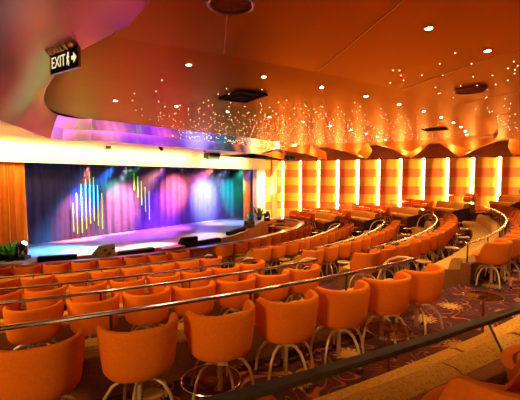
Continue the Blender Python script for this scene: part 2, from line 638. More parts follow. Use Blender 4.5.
# ------------------------------------------------------------------ tub chairs
def chair_meshes():
    d = {}
    mb = MB()
    prof = [(.0, .338), (.12, .336), (.20, .338), (.247, .350), (.270, .382), (.279, .44), (.288, .54), (.298, .66), (.304, .775), (.303, .800),
            (.296, .818), (.283, .826), (.268, .823), (.256, .810), (.250, .785), (.246, .70), (.240, .60), (.236, .50), (.20, .47), (.0, .47)]
    N = 48
    vs, fs = [], []
    k = len(prof)
    for i in range(N):
        a = 2 * pi * i / N
        # angle from the front (+Y)
        d0 = abs(((a - pi / 2 + pi) % (2 * pi)) - pi)
        t = max(0, min(1, (degrees(d0) - 58) / 30))
        t = t * t * (3 - 2 * t)
        h = .14 + .86 * t
        rise = 1 + .04 * max(0, sin(a)) * t
        for (r, z) in prof:
            zz = z + .098 if z < .44 else .538 + (z - .44) * .79 * h * (rise if z > .6 else 1)
            if .46 < z < .48 and r < .21:
                zz = .57
            sq = 1.0 / max(abs(cos(a)) ** 2.5 + abs(sin(a)) ** 2.5, 1e-6) ** (1 / 2.5)
            sq = 1 + (sq - 1) * .55
            vs.append((r * sq * cos(a) * 1.0, r * sq * sin(a) * .96, zz))
    for i in range(N):
        i2 = (i + 1) % N
        for j in range(k - 1):
            fs.append((i * k + j, i2 * k + j, i2 * k + j + 1, i * k + j + 1))
    mb.add(vs, fs)
    d['shell'] = (mb, M['velvet'])
    mb = MB()
    mb.lathe([(.0, .53), (.20, .53), (.225, .542), (.233, .56), (.228, .582), (.205, .595), (.0, .603)], 32, cap=False)
    d['seat_cushion'] = (mb, M['velvet_seat'])
    mb = MB()
    mb.lathe([(.018, .075), (.024, .08), (.024, .335), (.036, .34), (.036, .375), (.016, .38), (.016, .45)], 14)
    d['post'] = (mb, M['brass'])
    mb = MB()
    mb.tube([(.02, 0, .325), (.075, 0, .360), (.14, 0, .364), (.205, 0, .330), (.258, 0, .254), (.288, 0, .155), (.302, 0, .03)], [.0155, .015, .0145, .014, .0135, .013, .0125], 8)
    d['leg'] = (mb, M['brass'])
    mb = MB()
    mb.lathe([(.019, 0), (.021, .008), (.020, .04), (.015, .048)], 10, c=(.303, 0, 0))
    d['foot'] = (mb, M['rubber'])
    return d


root = empty('tub_chair', (0, 0, 0))
cm = chair_meshes()
cm['shell'][0].build('shell', cm['shell'][1], root)
cm['seat_cushion'][0].build('seat_cushion', cm['seat_cushion'][1], root)
cm['post'][0].build('post', cm['post'][1], root)
leg0 = cm['leg'][0].build('leg', cm['leg'][1], root, rz=radians(18))
foot0 = cm['foot'][0].build('foot', cm['foot'][1], leg0)
for i in range(1, 5):
    l = copy_tree(leg0, root)
    l.rotation_euler.z = radians(18 + 72 * i)
chair_proto = root
chair_used = [False]


def put_chair(k, phi, label, jitter=4.0, R=None):
    if not chair_used[0]:
        o = chair_proto
        chair_used[0] = True
    else:
        o = copy_tree(chair_proto)
    R = R or E[k] + (.73 if phi < -50 else .56)
    o.location = P(phi, R, F[k] + (BOX if phi > -13 else 0))
    turn = degrees(atan2((hook(phi + .1) - hook(phi)) / .1 * 57.3, R))
    o.rotation_euler.z = radians(phi + 90 + turn + random.uniform(-jitter, jitter))
    tag(o, label, 'chair', 'orange tub chairs in the tiered rows')
    spin = random.uniform(-36, 36)
    for ch in o.children:
        if ch.name.startswith('leg'):
            ch.rotation_euler.z += radians(spin)
    return o


# left blocks: start angle, step, count
for k, start, step, cnt in ((1, -65.7, 1.82, 7), (2, -66.5, 1.88, 7), (3, -69.0, 2.12, 8), (4, -70.6, 2.38, 8), (5, -73.2, 2.72, 8)):
    for i in range(cnt):
        put_chair(k, start + step * i, 'orange tub chair, %s from the left in the %s row, left of aisle' % (ORD[i], ROW[k]))
# middle blocks from the aisle to the second aisle
for k, start, step in ((1, -46.95, 1.82), (2, -49.6, 1.9), (3, -47.2, 2.14), (4, -47.0, 2.4), (5, -46.8, 2.75)):
    ph, i = start, 0
    while ph < -19.5:
        put_chair(k, ph, 'orange tub chair, %s past the aisle in the %s row' % (ORD[min(i, 19)], ROW[k]))
        ph += step
        i += 1
# last block against the striped wall
for k, step in ((1, 1.82), (2, 1.95), (3, 2.15), (4, 2.4), (5, 2.75)):
    pe = phi_end(E[k] + .73, .5)
    ph, i = -10.0, 0
    while ph < pe:
        put_chair(k, ph, 'orange tub chair, %s from far aisle towards striped wall, %s row' % (ORD[i], ROW[k]))
        ph += step
        i += 1
for i in range(5):
    ph = -10.5 + 1.7 * i
    if ph < phi_end(E[0] + .6, .4):
        put_chair(0, ph, 'orange tub chair, %s along the highest side box by the striped wall' % ORD[i])
# camera tier
put_chair(0, -61.35, 'orange tub chair in the bottom right corner, rim seen from above', 0, R=23.66)
put_chair(0, -59.6, 'orange tub chair cut by right edge, behind the corner chair', 0, R=23.6)


# ------------------------------------------------------------------ banquette sofas
def sofa(k, a, b, label, end_left=None):
    """section on tier k with its back to tier edge k-1"""
    R0, z = E[k - 1], F[k] + (BOX if a > -13 and k < 6 else 0)
    base = P((a + b) / 2, R0 - .35, z)
    root = empty('banquette_sofa', base, 0, label, 'sofa', 'tan banquette sofas along the tiers')
    g = .05
    dp = .60 if k == 1 else .72

    def rp(prof, r=.03):
        return prof
    st = 1.2
    mb = MB()
    mb.arc([(R0 + .04, z + .002), (R0 - dp + .06, z + .002), (R0 - dp + .04, z + 0.310), (R0 + .04, z + 0.310)], a + g, b - g, step=st, base=base)
    mb.build('base', M['kneewall'], root)
    m = (a + b) / 2
    mb = MB()
    mb.arc([(R0 - .20, z + 0.311), (R0 - dp + .04, z + 0.311), (R0 - dp + .005, z + 0.340), (R0 - dp, z + 0.420), (R0 - dp + .02, z + 0.465), (R0 - dp + .08, z + 0.485), (R0 - .28, z + 0.470), (R0 - .20, z + 0.460)], a + g, b - g, step=st, base=base)
    mb.build('seat_cushion', M['sofa'], root)
    for (c0, c1) in ((a + g, m - .02), (m + .02, b - g)):
        mb = MB()
        mb.arc([(R0 + .065, z + 0.311), (R0 - .19, z + 0.311), (R0 - .205, z + 0.520), (R0 - .17, z + 0.680), (R0 - .14, z + 0.745), (R0 - .09, z + 0.775), (R0 + .0, z + 0.780), (R0 + .05, z + 0.760), (R0 + .068, z + 0.710)], c0, c1, step=st, base=base)
        mb.build('back_cushion', M['sofa'], root)
    if end_left:
        mb = MB()
        mb.arc([(R0 + .05, z + .002), (R0 - dp + .02, z + .002), (R0 - dp, z + .30), (R0 - dp + .12, z + .42), (R0 - .30, z + .52), (R0 + .05, z + .58)], a - .16, a + g * .5, step=st, base=base)
        tag(mb.build('end_panel', M[end_left], root), 'dark end panel')
    return root


def sofa_run(k, a, b, where, end_left=None, length=1.75):
    R = E[k - 1] - .3
    n = max(1, int(round(radians(b - a) * R / length)))
    st = (b - a) / n
    for i in range(n):
        sofa(k, a + st * i, a + st * (i + 1), 'tan mottled banquette sofa, %s %s' % (ORD[min(i, 19)], where), end_left if i == 0 else None)


TIER = {1: 'nearest', 2: 'second', 3: 'third', 4: 'fourth', 5: 'fifth', 6: 'lowest'}
sofa_run(1, -66.4, -53.2, 'along glass rail in the foreground')
for k in (2, 3, 4, 5):
    sofa_run(k, {2: -68.5, 3: -70.0, 4: -72.0, 5: -74.0}[k], AISLE[0] - .6, 'from the left on the %s tier' % TIER[k])
for k in (2, 3, 4, 5):
    sofa_run(k, AISLE[1] + .5, AISLE2[0] - .3, 'past the aisle on the %s tier' % TIER[k], 'kneewall')
for k in (2, 3, 4, 5):
    sofa_run(k, AISLE2[1] + .4, phi_end(E[k - 1] - .3, .35), 'by the striped wall on the %s tier' % TIER[k], 'sofa_end', 1.2)
sofa_run(1, AISLE2[1] + .4, phi_end(E[0] - .3, .35), 'by the striped wall on the nearest tier', 'sofa_end', 1.2)
sofa_run(6, -26, phi_end(E[5] - .3, .35), 'inside the front barrier beside the stage', 'sofa_end')


# ------------------------------------------------------------------ little tables
def make_table(glass):
    root = empty('side_table', (0, 0, 0))
    mb = MB()
    if glass:
        mb.lathe([(.0, .568), (.195, .568), (.2, .573), (.195, .578), (.0, .578)], 40, cap=False)
        mb.build('table_top', M['glass_top'], root)
        mb = MB()
        mb.tube([(.2 * cos(2 * pi * i / 40), .2 * sin(2 * pi * i / 40), .573) for i in range(40)], .0045, 6, closed=True)
        mb.build('rim', M['bronze'], root)
    else:
        mb.lathe([(.0, .470), (.16, .470), (.17, .48), (.17, .495), (.16, .50), (.0, .50)], 32, cap=False)
        mb.build('table_top', M['wood_table'], root)
    mb = MB()
    mb.lathe([(.05, .558), (.05, .566), (.017, .554), (.017, .02)] if glass else [(.06, .46), (.06, .47), (.02, .46), (.02, .02)], 14)
    mb.build('leg', M['copper_leg'], root)
    mb = MB()
    mb.lathe([(.14, 0), (.14, .008), (.10, .016), (.02, .022)], 28)
    mb.build('foot_plate', M['bronze'], root)
    return root


gt, wt = make_table(True), make_table(False)
used = {0: False, 1: False}


def put_table(k, phi, glass, label, R=None):
    i = 0 if glass else 1
    o = (gt if glass else wt)
    if used[i]:
        o = copy_tree(o)
    used[i] = True
    o.location = P(phi, R or E[k - 1] - (.95 if glass else .91 if phi < -13 else 1.0), F[k] + (BOX if phi > -13 and k < 6 else 0))
    tag(o, label, 'table', 'small tables between sofas and chairs')


put_table(1, -54.0, True, 'round glass table nearest the right edge, above the rail')
put_table(1, -58.45, True, 'round glass table behind the dark foreground rail, right of centre')
put_table(1, -62.9, True, 'round glass table below the third near chair, seen from above')
for k in (2, 3, 4, 5):
    for i in range(5):
        put_table(k, -45.2 + i * 6.2, False, 'small round amber table, %s past the aisle on the %s tier' % (ORD[i], TIER[k]))
    for i in range(2):
        ph = -9.5 + 6.5 * i
        if ph < phi_end(E[k - 1] - .95, .5):
            put_table(k, ph, False, 'small round amber table, %s near striped wall on the %s tier' % (ORD[i], TIER[k]))
for i in range(3):
    put_table(6, -22 + 8 * i, False, 'small round amber table inside the front barrier, %s from stage' % ORD[i])

# ------------------------------------------------------------------ side wall with lit fabric panels
W_A, W_B = -1.35, 22.0
Z_TOP = 2.92
mb = MB()
mb.add([W(W_A, -.22, F[6] - .1), W(W_B, -.22, F[6] - .1), W(W_B, -.22, 4.2), W(W_A, -.22, 4.2)], [(0, 1, 2, 3)])
struct(mb.build('wall_right', M['backwall'], smooth=0))
pitch = 1.17
w_first = .725 - 2 * pitch
ni = 0
for i in range(18):
    w0 = w_first + pitch * i + .05          # panel starts just right of a light strip
    w1 = w0 + pitch - .13
    if w1 < W_A + .3:
        continue
    w0 = max(w0, W_A + .02)
    c0 = W(w0, 0, 0)
    n_seg = 14
    vs, fs = [], []
    for j in range(n_seg + 1):
        u = j / n_seg
        # a softly rippled panel: proud at its left edge, tucked back towards the strip on its right
        uu = max(0, min(1, (u - .22) / .5))
        off = .09 - .19 * uu * uu * (3 - 2 * uu)
        ww = w0 + (w1 - w0) * u
        for (o2, z) in ((off, F[6]), (off, Z_TOP), (off - .03, Z_TOP), (off - .03, F[6])):
            q = W(ww, o2, z)
            vs.append((q.x - c0.x, q.y - c0.y, z))
    for j in range(n_seg):
        for e in range(4):
            e2 = (e + 1) % 4
            fs.append((j * 4 + e, (j + 1) * 4 + e, (j + 1) * 4 + e2, j * 4 + e2))
    fs += [(0, 1, 2, 3), (n_seg * 4 + 3, n_seg * 4 + 2, n_seg * 4 + 1, n_seg * 4)]
    mb = MB()
    mb.add(vs, fs)
    ni += 1
    o = mb.build('wall_panel', M['stripes'], None, (c0.x, c0.y, 0))
    tag(o, 'banded yellow and orange wall panel, %s from the stage on the lit wall' % ORD[ni - 1], 'wall panel', 'banded panels of the side wall')
    if True:
        ws = w1 + .045
        q = W(ws, -.02, 0)
        mb = MB()
        mb.box((0, 0, (F[6] + Z_TOP) / 2), (.115, .06, Z_TOP - F[6] - .02), atan2(WDIR[1], WDIR[0]))
        o = mb.build('light_strip', M['strip'], None, (q.x, q.y, 0))
        tag(o, 'glowing vertical light strip, %s from the stage along the banded wall' % ORD[ni - 1], 'light', 'light strips of the side wall')

# ------------------------------------------------------------------ stage
apron = [(-9.5, 1.0), (-7.2, 1.25), (-5.6, 1.5), (-4.4, 1.95), (-3.0, 2.45), (-1.6, 2.75), (-.5, 2.78), (.7, 2.55), (1.8, 2.2), (2.9, 1.75), (4.0, 1.25), (5.2, .75), (6.6, .35)]
outline = apron + [(7.5, .32), (7.5, .12), (6.43, .12), (6.43, -2.4), (-9.5, -2.4)]
mb = MB()
n = len(outline)
vs = [S(t, nn, STAGE_Z) for t, nn in outline] + [S(t, nn, STAGE_Z - .06) for t, nn in outline]
mb.add(vs, [tuple(range(n)), tuple(range(2 * n - 1, n - 1, -1))] + [(i, (i + 1) % n, n + (i + 1) % n, n + i) for i in range(n)])
st = empty('stage_platform', S(0, 0, F[6]), 0, 'raised theatre stage with a curved front edge lit in colours', 'stage')
s0 = S(0, 0, F[6])
for i in range(len(mb.v)):
    mb.v[i] = tuple(Vector(mb.v[i]) - s0)
mb.build('deck', M['stage'], st, smooth=0)
mb = MB()
ins = [(t, nn - .05 if nn > .2 else nn) for t, nn in outline]
vs = [S(t, nn, STAGE_Z - .06) - s0 for t, nn in ins] + [S(t, nn, F[6]) - s0 for t, nn in ins]
mb.add(vs, [(i, (i + 1) % n, n + (i + 1) % n, n + i) for i in range(n)])
mb.build('fascia', M['stage_front'], st, smooth=0)
mb = MB()
mb.tube([S(t, nn + .01, STAGE_Z - .015) - s0 for t, nn in apron], .035, 8)
mb.build('edge_trim', M['ledge'], st)


def drape(name, t0, t1, nn, z0, z1, waves, amp, mat, label, cat='curtain', cells=10, slant=0.0):
    mb = MB()
    N = int(waves * cells)
    zs = [z0 + (z1 - z0) * q for q in (0, .15, .4, .7, 1.0)]
    rng = random.Random(len(label))
    ph = [rng.uniform(-.6, .6) for _ in range(int(waves) + 2)]
    am = [rng.uniform(.65, 1.2) for _ in range(int(waves) + 2)]
    c = S((t0 + t1) / 2, nn, z0)
    vs, fs = [], []
    for zi, z in enumerate(zs):
        for i in range(N + 1):
            u = i / N
            w = u * waves
            kk = int(w)
            d = amp * am[kk] * sin(2 * pi * w + ph[kk] * .4) * (1 - .25 * zi / 4) + amp * .3 * sin(2 * pi * w * 2.1 + 1.3)
            vs.append(S(t0 + (t1 - t0) * u + .02 * sin(w * 3 + zi), nn + d, z) - c)
    m2 = len(vs)
    vs += [Vector(v) - Vector((NX, NY, 0)) * .02 for v in vs]
    for zi in range(len(zs) - 1):
        for i in range(N):
            q = zi * (N + 1) + i
            fs.append((q, q + 1, q + N + 2, q + N + 1))
            fs.append((m2 + q, m2 + q + N + 1, m2 + q + N + 2, m2 + q + 1))
    mb.add(vs, fs)
    return tag(mb.build(name, mat, None, c, smooth=60), label, cat)


drape('backdrop_curtain', -9.4, 6.6, -1.85, STAGE_Z + .01, 2.8, 40, .06, M['backcloth'], 'wide dark navy pleated backcloth across the rear of stage')
drape('side_curtain', -9.4, -6.25, -.35, STAGE_Z + .01, 2.6, 15, .11, M['curtain_gold'], 'golden orange pleated curtain at the left side of stage')
drape('side_curtain', 5.1, 5.95, -.45, STAGE_Z + .01, 2.6, 3, .06, M['curtain_gold'], 'narrow golden curtain leg at the right side of stage')

# proscenium
mb = MB()
hc = S(-2, 0, 2.3)


def sbox(mb, t0, t1, n0, n1, z0, z1, base=Vector((0, 0, 0))):
    c = S((t0 + t1) / 2, (n0 + n1) / 2, (z0 + z1) / 2) - base
    mb.box(c, (t1 - t0, n1 - n0, z1 - z0), atan2(TY, TX))


sbox(mb, -12, 5.62, -.15, .15, 2.34, 2.95)
struct(mb.build('trim_40', M['cream'], smooth=0))
mb = MB()
sbox(mb, 5.62, 6.45, -.15, .15, STAGE_Z, 2.95)
struct(mb.build('trim_41', M['cream'], smooth=0))
mb = MB()
sbox(mb, 6.45, 8.66, -.22, -.02, F[6], 2.95)
struct(mb.build('wall_stage', M['stripes'], smooth=0))
mb = MB()
sbox(mb, 7.35, 7.9, -.02, .06, F[6], 2.95)
struct(mb.build('trim_42', M['soffit'], smooth=0))
# stage house behind
mb = MB()
sbox(mb, -12, 9, -2.6, -2.5, F[6], 4.2)
struct(mb.build('wall_front', M['black'], smooth=0))
mb = MB()
sbox(mb, -12, 9, -2.5, -.15, 2.96, 3.02)
struct(mb.build('ceiling_stage', M['black'], smooth=0))
mb = MB()
sbox(mb, 6.0, 6.6, -2.5, -.16, STAGE_Z, 2.95)
struct(mb.build('wall_wing', M['black'], smooth=0))

# ------------------------------------------------------------------ ceiling
ZC, ZO, ZL = 3.26, 3.19, 2.81
COS = dict()


def left_phi(R):
    tab = [(14.55, -65.2), (14.7, -66.1), (14.95, -66.7), (15.3, -67.0), (16.1, -67.1), (17.6, -66.5), (19.7, -65.0), (20.9, -63.8), (23, -63.0), (30, -62.3)]
    for (r0, p0), (r1, p1) in zip(tab, tab[1:]):
        if R <= r1:
            u = max(0, min(1, (R - r0) / (r1 - r0)))
            return p0 + (p1 - p0) * u
    return tab[-1][1]


FOLD = 7.0


def slab_z(R):
    u = max(0, min(1, (R - 18.3) / 2.4))
    return ZC + .09 * u * u


RF = [(-70, 15.2), (-66.6, 14.9), (-64, 14.6), (-60.6, 14.3), (-56, 13.9), (-52, 13.6), (-38, 13.35), (-20, 13.6), (0, 14)]


def front_R(phi):
    for (p0, r0), (p1, r1) in zip(RF, RF[1:]):
        if phi <= p1:
            return r0 + (r1 - r0) * (phi - p0) / (p1 - p0)
    return RF[-1][1]


def slab(R0, R1, z, rows, margin, bulge=False):
    mb = MB()
    vs, fs = [], []
    n = 60
    for i in range(rows + 1):
        v = i / rows
        R = R0 + (R1 - R0) * v
        a, b = left_phi(R), phi_end(R, margin)
        for j in range(n + 1):
            ph = a + (b - a) * j / n
            Rv = front_R(ph) * (1 - v) + R1 * v if bulge else R
            vs.append(P(ph, Rv, slab_z(Rv) if bulge else z))
    for i in range(rows):
        for j in range(n):
            q = i * (n + 1) + j
            fs.append((q, q + 1, q + n + 2, q + n + 1))
    mb.add(vs, fs)
    return mb


struct(slab(14.55, 20.75, ZC, 14, FOLD, True).build('ceiling', M['copper'], smooth=0))
mb = slab(20.6, 30, ZO, 10, FOLD)
mb.arc([(20.6, ZO), (20.6, ZC + .11)], left_phi(20.6), phi_end(20.6, FOLD), closed=False)
struct(mb.build('ceiling_outer', M['copper'], smooth=0))

# seams in the outer slab
n_trim = 50
for ph in (-61.0, -57.4, -52.6, -47.4, -42.0):
    mb = MB()
    a, b = P(ph, 20.66, ZO), P(ph - 4.4, 25.6, ZO)
    d = (b - a).normalized()
    nrm = Vector((-d.y, d.x, 0)) * .005
    dz = Vector((0, 0, -.004))
    mb.add([a - nrm, a + nrm, b + nrm, b - nrm, a - nrm + dz, a + nrm + dz, b + nrm + dz, b - nrm + dz], [(4, 5, 6, 7), (0, 4, 7, 3), (1, 2, 6, 5), (0, 1, 5, 4), (3, 7, 6, 2)])
    struct(mb.build('trim_%d' % n_trim, M['seam'], smooth=0))
    n_trim += 1

# sloping fascia wrapping the slab: copper side at the left, champagne mirror towards the stage
top = [(30, -62.3), (26, -62.6), (23, -63.0), (20.9, -63.8), (19.7, -65.0), (18.6, -65.8), (17.6, -66.5), (16.8, -66.9), (16.1, -67.1), (15.7, -67.05), (15.3, -67.0), (14.95, -66.7), (14.7, -66.1), (14.55, -65.2)]
bot = [(30, -68.5, ZL), (26, -69.3, ZL), (23, -69.8, ZL), (20.9, -69.9, ZL), (19.7, -69.8, ZL), (18.6, -69.6, ZL), (17.6, -69.2, ZL), (16.8, -68.9, ZL), (16.1, -68.6, ZL), (15.3, -68.4, ZL), (14.6, -68.2, ZL), (13.9, -67.8, 2.83), (13.25, -67.0, 2.85), (12.85, -65.8, 2.88)]
nside = len(top) - 3
ph = -64.0
pend = phi_end(13.6, FOLD)
while ph < pend:
    top.append((front_R(ph), ph))
    bot.append((front_R(ph) - 1.8, ph, 2.91 if ph < -63 else 2.93))
    ph += 2
top.append((13.6, pend))
bot.append((11.9, phi_end(11.9, FOLD), 2.93))
m = len(top)
midr = []
for (R, p), (R2, p2, z2) in zip(top, bot):
    z1 = ZC if R < 20.8 else ZO
    midr.append((R + (R2 - R) * .5, p + (p2 - p) * .5, z2 + (z1 - z2) * (.60 if R < 14.5 else .55)))


def fascia_strip(i0, i1, mat, name):
    mb = MB()
    k = i1 - i0
    vs = [P(p, R, ZC if R < 20.8 else ZO) for R, p in top[i0:i1]] + [P(p, R, z) for R, p, z in midr[i0:i1]] + [P(p, R, z) for R, p, z in bot[i0:i1]] + [P(p, R, 2.975) for R, p, z in bot[i0:i1]]
    fs = []
    for r_ in range(3):
        for i in range(k - 1):
            fs.append((r_ * k + i, r_ * k + i + 1, (r_ + 1) * k + i + 1, (r_ + 1) * k + i))
    mb.add(vs, fs)
    struct(mb.build(name, mat, smooth=50 if mat is M['copper_gloss'] else 4))


fascia_strip(0, nside + 1, M['copper_gloss'], 'ceiling_side')
fascia_strip(nside, m, M['champagne'], 'ceiling_fascia')

# soffit between fascia and the header
mb = MB()
vs = [P(p, R, 2.97) for R, p, z in bot]
out = []
for (R, p, z) in bot:
    q = P(p, R, 2.97)
    t = (q.x - SX) * TX + (q.y - SY) * TY
    nn = (q.x - SX) * NX + (q.y - SY) * NY
    if nn > 2.2 and p < -63:
        out.append(S(-14, nn, 2.95))
    elif p < -60:
        u = max(0, min(1, (nn - .8) / 1.6))
        out.append(S(-14 * u + min(t, -5.5) * (1 - u), .1, 2.95))
    else:
        out.append(S(min(8.9, t), .1, 2.95))
vs += out
mb.add(vs, [(i, i + 1, m + i + 1, m + i) for i in range(m - 1)])
struct(mb.build('ceiling_soffit', M['soffit'], smooth=0))

# folded fins between the slab and the side wall
mb = MB()
fw = -2.3
tips = []
mb2 = MB()
while fw < 21:
    A = W(fw, .06, Z_TOP + .0)
    B0 = W(fw - 1.15, FOLD + .02, ZC)
    B1 = W(fw + 1.15, FOLD + .02, ZC)
    Mi = W(fw + .25, FOLD * .62, 3.02)
    K0 = W(fw - .62, FOLD * .42, 3.22)
    K1 = W(fw + .72, FOLD * .42, 3.22)
    mb.add([A, B0, B1, Mi, K0, K1], [(0, 4, 3), (4, 1, 3), (3, 1, 2), (3, 2, 5), (0, 3, 5)])
    tips.append(fw)
    fw += 2.34
struct(mb.build('ceiling_folds', M['copper'], smooth=0))
mb = MB()
mb.add([W(-3, -.3, 3.7), W(22, -.3, 3.7), W(22, FOLD + 1.5, 3.7), W(-3, FOLD + 1.5, 3.7)], [(0, 1, 2, 3)])
struct(mb.build('ceiling_recess', M['backwall'], smooth=0))
# ledge above the side wall
mb = MB()
mb.add([W(-1.4, .10, Z_TOP), W(22, .10, Z_TOP), W(22, .10, Z_TOP + .06), W(-1.4, .10, Z_TOP + .06), W(-1.4, -.2, Z_TOP + .06), W(22, -.2, Z_TOP + .06)], [(0, 1, 2, 3), (3, 2, 5, 4)])
struct(mb.build('trim_60', M['ledge'], smooth=0))

# roof closing the room, back and left walls out of view
mb = MB()
mb.add([(-40, -12, 4.3), (40, -12, 4.3), (40, 45, 4.3), (-40, 45, 4.3)], [(0, 1, 2, 3)])
struct(mb.build('ceiling_deck', M['black'], smooth=0))

# ------------------------------------------------------------------ ceiling fittings
lamp_data = bpy.data.lights.new('downlight_lamp', 'SPOT')
lamp_data.energy = 42
lamp_low = lamp_data.copy()
lamp_low.energy = 38
lamp_low.spot_size = radians(84)
lamp_data.color = (1, .72, .40)
lamp_data.spot_size = radians(100)
lamp_data.spot_blend = .9
lamp_data.shadow_soft_size = .06


def make_downlight():
    r = empty('downlight', (0, 0, 0))
    mb = MB()
    mb.lathe([(.030, -.001), (.030, -.010), (.042, -.010), (.046, -.004), (.046, -.001)], 20, cap=False)
    mb.build('trim_ring', M['bronze'], r)
    mb = MB()
    mb.lathe([(.029, -.002), (.028, -.008), (.018, -.013), (.0, -.014)], 16, cap=False)
    mb.build('lens', M['lamp'], r)
    return r


dl = make_downlight()
dl_used = [False]


def put_downlight(phi, R, z, label, light=True):
    if wall_dist(P(phi, R)) < FOLD + .25:
        return
    o = dl if not dl_used[0] else copy_tree(dl)
    dl_used[0] = True
    o.location = P(phi, R, z)
    tag(o, label, 'downlight', 'ceiling downlights')
    if light:
        l = bpy.data.objects.new('lamp', lamp_low if phi > -52 else lamp_data)
        COL.objects.link(l)
        l.parent = o
        l.location = (0, 0, -.06)


for i in range(13):
    put_downlight(-61.25 + 3.2 * i, 19.75, slab_z(19.75), 'round ceiling downlight, %s from the left in the nearer curved line' % ORD[i])
for i in range(11):
    put_downlight(-63.0 + 3.75 * i, 17.15, ZC, 'round ceiling downlight, %s from the left in the farther curved line' % ORD[i])
for i in range(7):
    put_downlight(-57.6 + 2.72 * i, 22.2, ZO, 'round ceiling downlight, %s on the outer ceiling at top right' % ORD[i])

# square projector hatches and round vents
for (phi, R, z, w, d, label) in ((-57.1, 18.6, ZC, .48, .72, 'black square projector hatch among the ceiling stars, left of centre'),
                                 (-43.6, 22.9 - 1.55, ZO, 0, 0, ''),
                                 (-36.0, 19.1, ZC, .50, .6, 'small black hatch in the ceiling at right, past the downlights')):
    if not label:
        continue
    r = empty('ceiling_hatch', P(phi, R, slab_z(R)), radians(phi + 90), label, 'hatch')
    mb = MB()
    for sx, sy, ww, dd in ((0, d / 2, w, .05), (0, -d / 2, w, .05), (w / 2, 0, .05, d), (-w / 2, 0, .05, d)):
        mb.box((sx, sy, -.012), (ww + .03, dd * .6 if dd < .1 else dd, .024))
    mb.build('frame', M['black'], r, smooth=0)
    mb = MB()
    mb.box((0, 0, -.004), (w, d, .006))
    mb.build('opening', M['black'], r, smooth=0)
    mb = MB()
    mb.box((0, .05, -.015), (w * .5, d * .4, .02))
    mb.build('projector_body', M['black'], r, smooth=0)
for (phi, R, rr, label) in ((-50.4, 21.3, .22, 'round recessed speaker in the starry ceiling at upper right'), (-62.1, 21.75, .17, 'round recessed speaker at the top edge of the ceiling')):
    r = empty('ceiling_speaker', P(phi, R, ZO), 0, label, 'speaker')
    mb = MB()
    mb.tube([(rr * cos(2 * pi * i / 32), rr * sin(2 * pi * i / 32), -.012) for i in range(32)], .014, 8, closed=True)
    mb.build('ring', M['ledge'], r)
    mb = MB()
    mb.lathe([(rr - .01, -.002), (rr - .02, -.008), (rr * .4, -.012), (0, -.012)], 32, cap=False)
    mb.build('grille', M['kneewall'], r)

# fibre-optic star lights
mb = MB()
mb.lathe([(.0065, .0), (.006, -.004), (.003, -.006), (0, -.0065)], 8, cap=False)
star = mb.build('ceiling_star', M['star'])
pts = []
rng = random.Random(11)
R = 13.4
while R < 19.2:
    phi = -62.0 + rng.random()
    while phi < -14:
        ph = phi + rng.uniform(-.6, .6) * degrees(.25 / R)
        q = P(ph, R + rng.uniform(-.2, .2), 0)
        RR = sqrt((q.x - CX) ** 2 + (q.y - CY) ** 2)
        q.z = slab_z(RR) - .001
        keep = min(1, .15 + (ph + 62) / 12) * min(1, .35 + (19.3 - R) / 3.0)
        if RR > front_R(ph) + .06 and wall_dist(q) > FOLD + .12 and rng.random() < keep:
            pts.append(q)
        phi += degrees(.25 / R)
    R += .25
n_main = len(pts)
while len(pts) < n_main + 190:
    R = 20.75 + rng.random() * 2.3
    phi = -55.5 + rng.random() ** .8 * 26
    q = P(phi, R, ZO - .001)
    if wall_dist(q) < FOLD + .15:
        continue
    pts.append(q)
for _ in range(130):                    # on the sloping fascia
    phi = rng.uniform(-55, pend - 1)
    u = rng.random()
    pts.append(P(phi, front_R(phi) - .9 * u, ZC - .132 * u - .003))
pts.sort(key=lambda p: (p - Vector((0, 0, CAM_Z))).length)
first = True
for q in pts[:300]:
    o = star if first else star.copy()
    if not first:
        COL.objects.link(o)
    first = False
    o.location = q
    tag(o, 'tiny glowing star light set in the copper ceiling', 'star light', 'star lights scattered over the ceiling')
mb = MB()
for q in pts[300:]:
    mb.lathe([(.0075, .0), (.006, -.005), (.002, -.007)], 6, c=q)
tag(mb.build('ceiling_star_sprinkle', M['star']), 'sprinkle of tiny star lights across the farther ceiling', 'star lights', None, 'stuff')

# ------------------------------------------------------------------ exit sign
sx = Vector((-2.10, 4.12, 3.24))
right_v = Vector((.33, -.22, 0)).normalized()
rz = atan2(right_v.y, right_v.x)
sg = empty('exit_sign', sx, rz, 'hanging EXIT sign with running figure and arrow at upper left', 'sign')
sw, sh = .54, .215
mb = MB()
mb.box((0, 0, -sh / 2 - .012), (sw, .022, sh))
mb.build('panel', M['sign'], sg, smooth=0)
mb = MB()
for (x, z, w, h) in ((0, -.012, sw + .012, .008), (0, -sh - .012, sw + .012, .008), (-sw / 2 - .002, -sh / 2 - .012, .008, sh), (sw / 2 + .002, -sh / 2 - .012, .008, sh)):
    mb.box((x, 0, z), (w, .03, h))
mb.build('frame', M['sign_edge'], sg, smooth=0)
for x in (-.12, .12):
    mb = MB()
    mb.lathe([(.006, -.012), (.006, .12)], 8, c=(x, 0, 0))
    mb.build('hanger', M['sign_edge'], sg)
cu = bpy.data.curves.new('exit_text', 'FONT')
cu.body = 'EXIT'
cu.size = .15
cu.extrude = .001
cu.align_x = 'LEFT'
cu.align_y = 'CENTER'
cu.space_character = .95
to = bpy.data.objects.new('exit_text', cu)
COL.objects.link(to)
bpy.context.view_layer.update()
dg = bpy.context.evaluated_depsgraph_get()
tm = bpy.data.meshes.new_from_object(to.evaluated_get(dg))
bpy.data.objects.remove(to)
lt = bpy.data.objects.new('lettering', tm)
tm.materials.clear()
tm.materials.append(M['sign_text'])
COL.objects.link(lt)
lt.parent = sg
xs = [v.co.x for v in tm.vertices]
scale = .275 / (max(xs) - min(xs))
lt.scale = (scale, 1.15, 1)
lt.location = (-sw / 2 + .012, -.0125, -sh / 2 - .012)
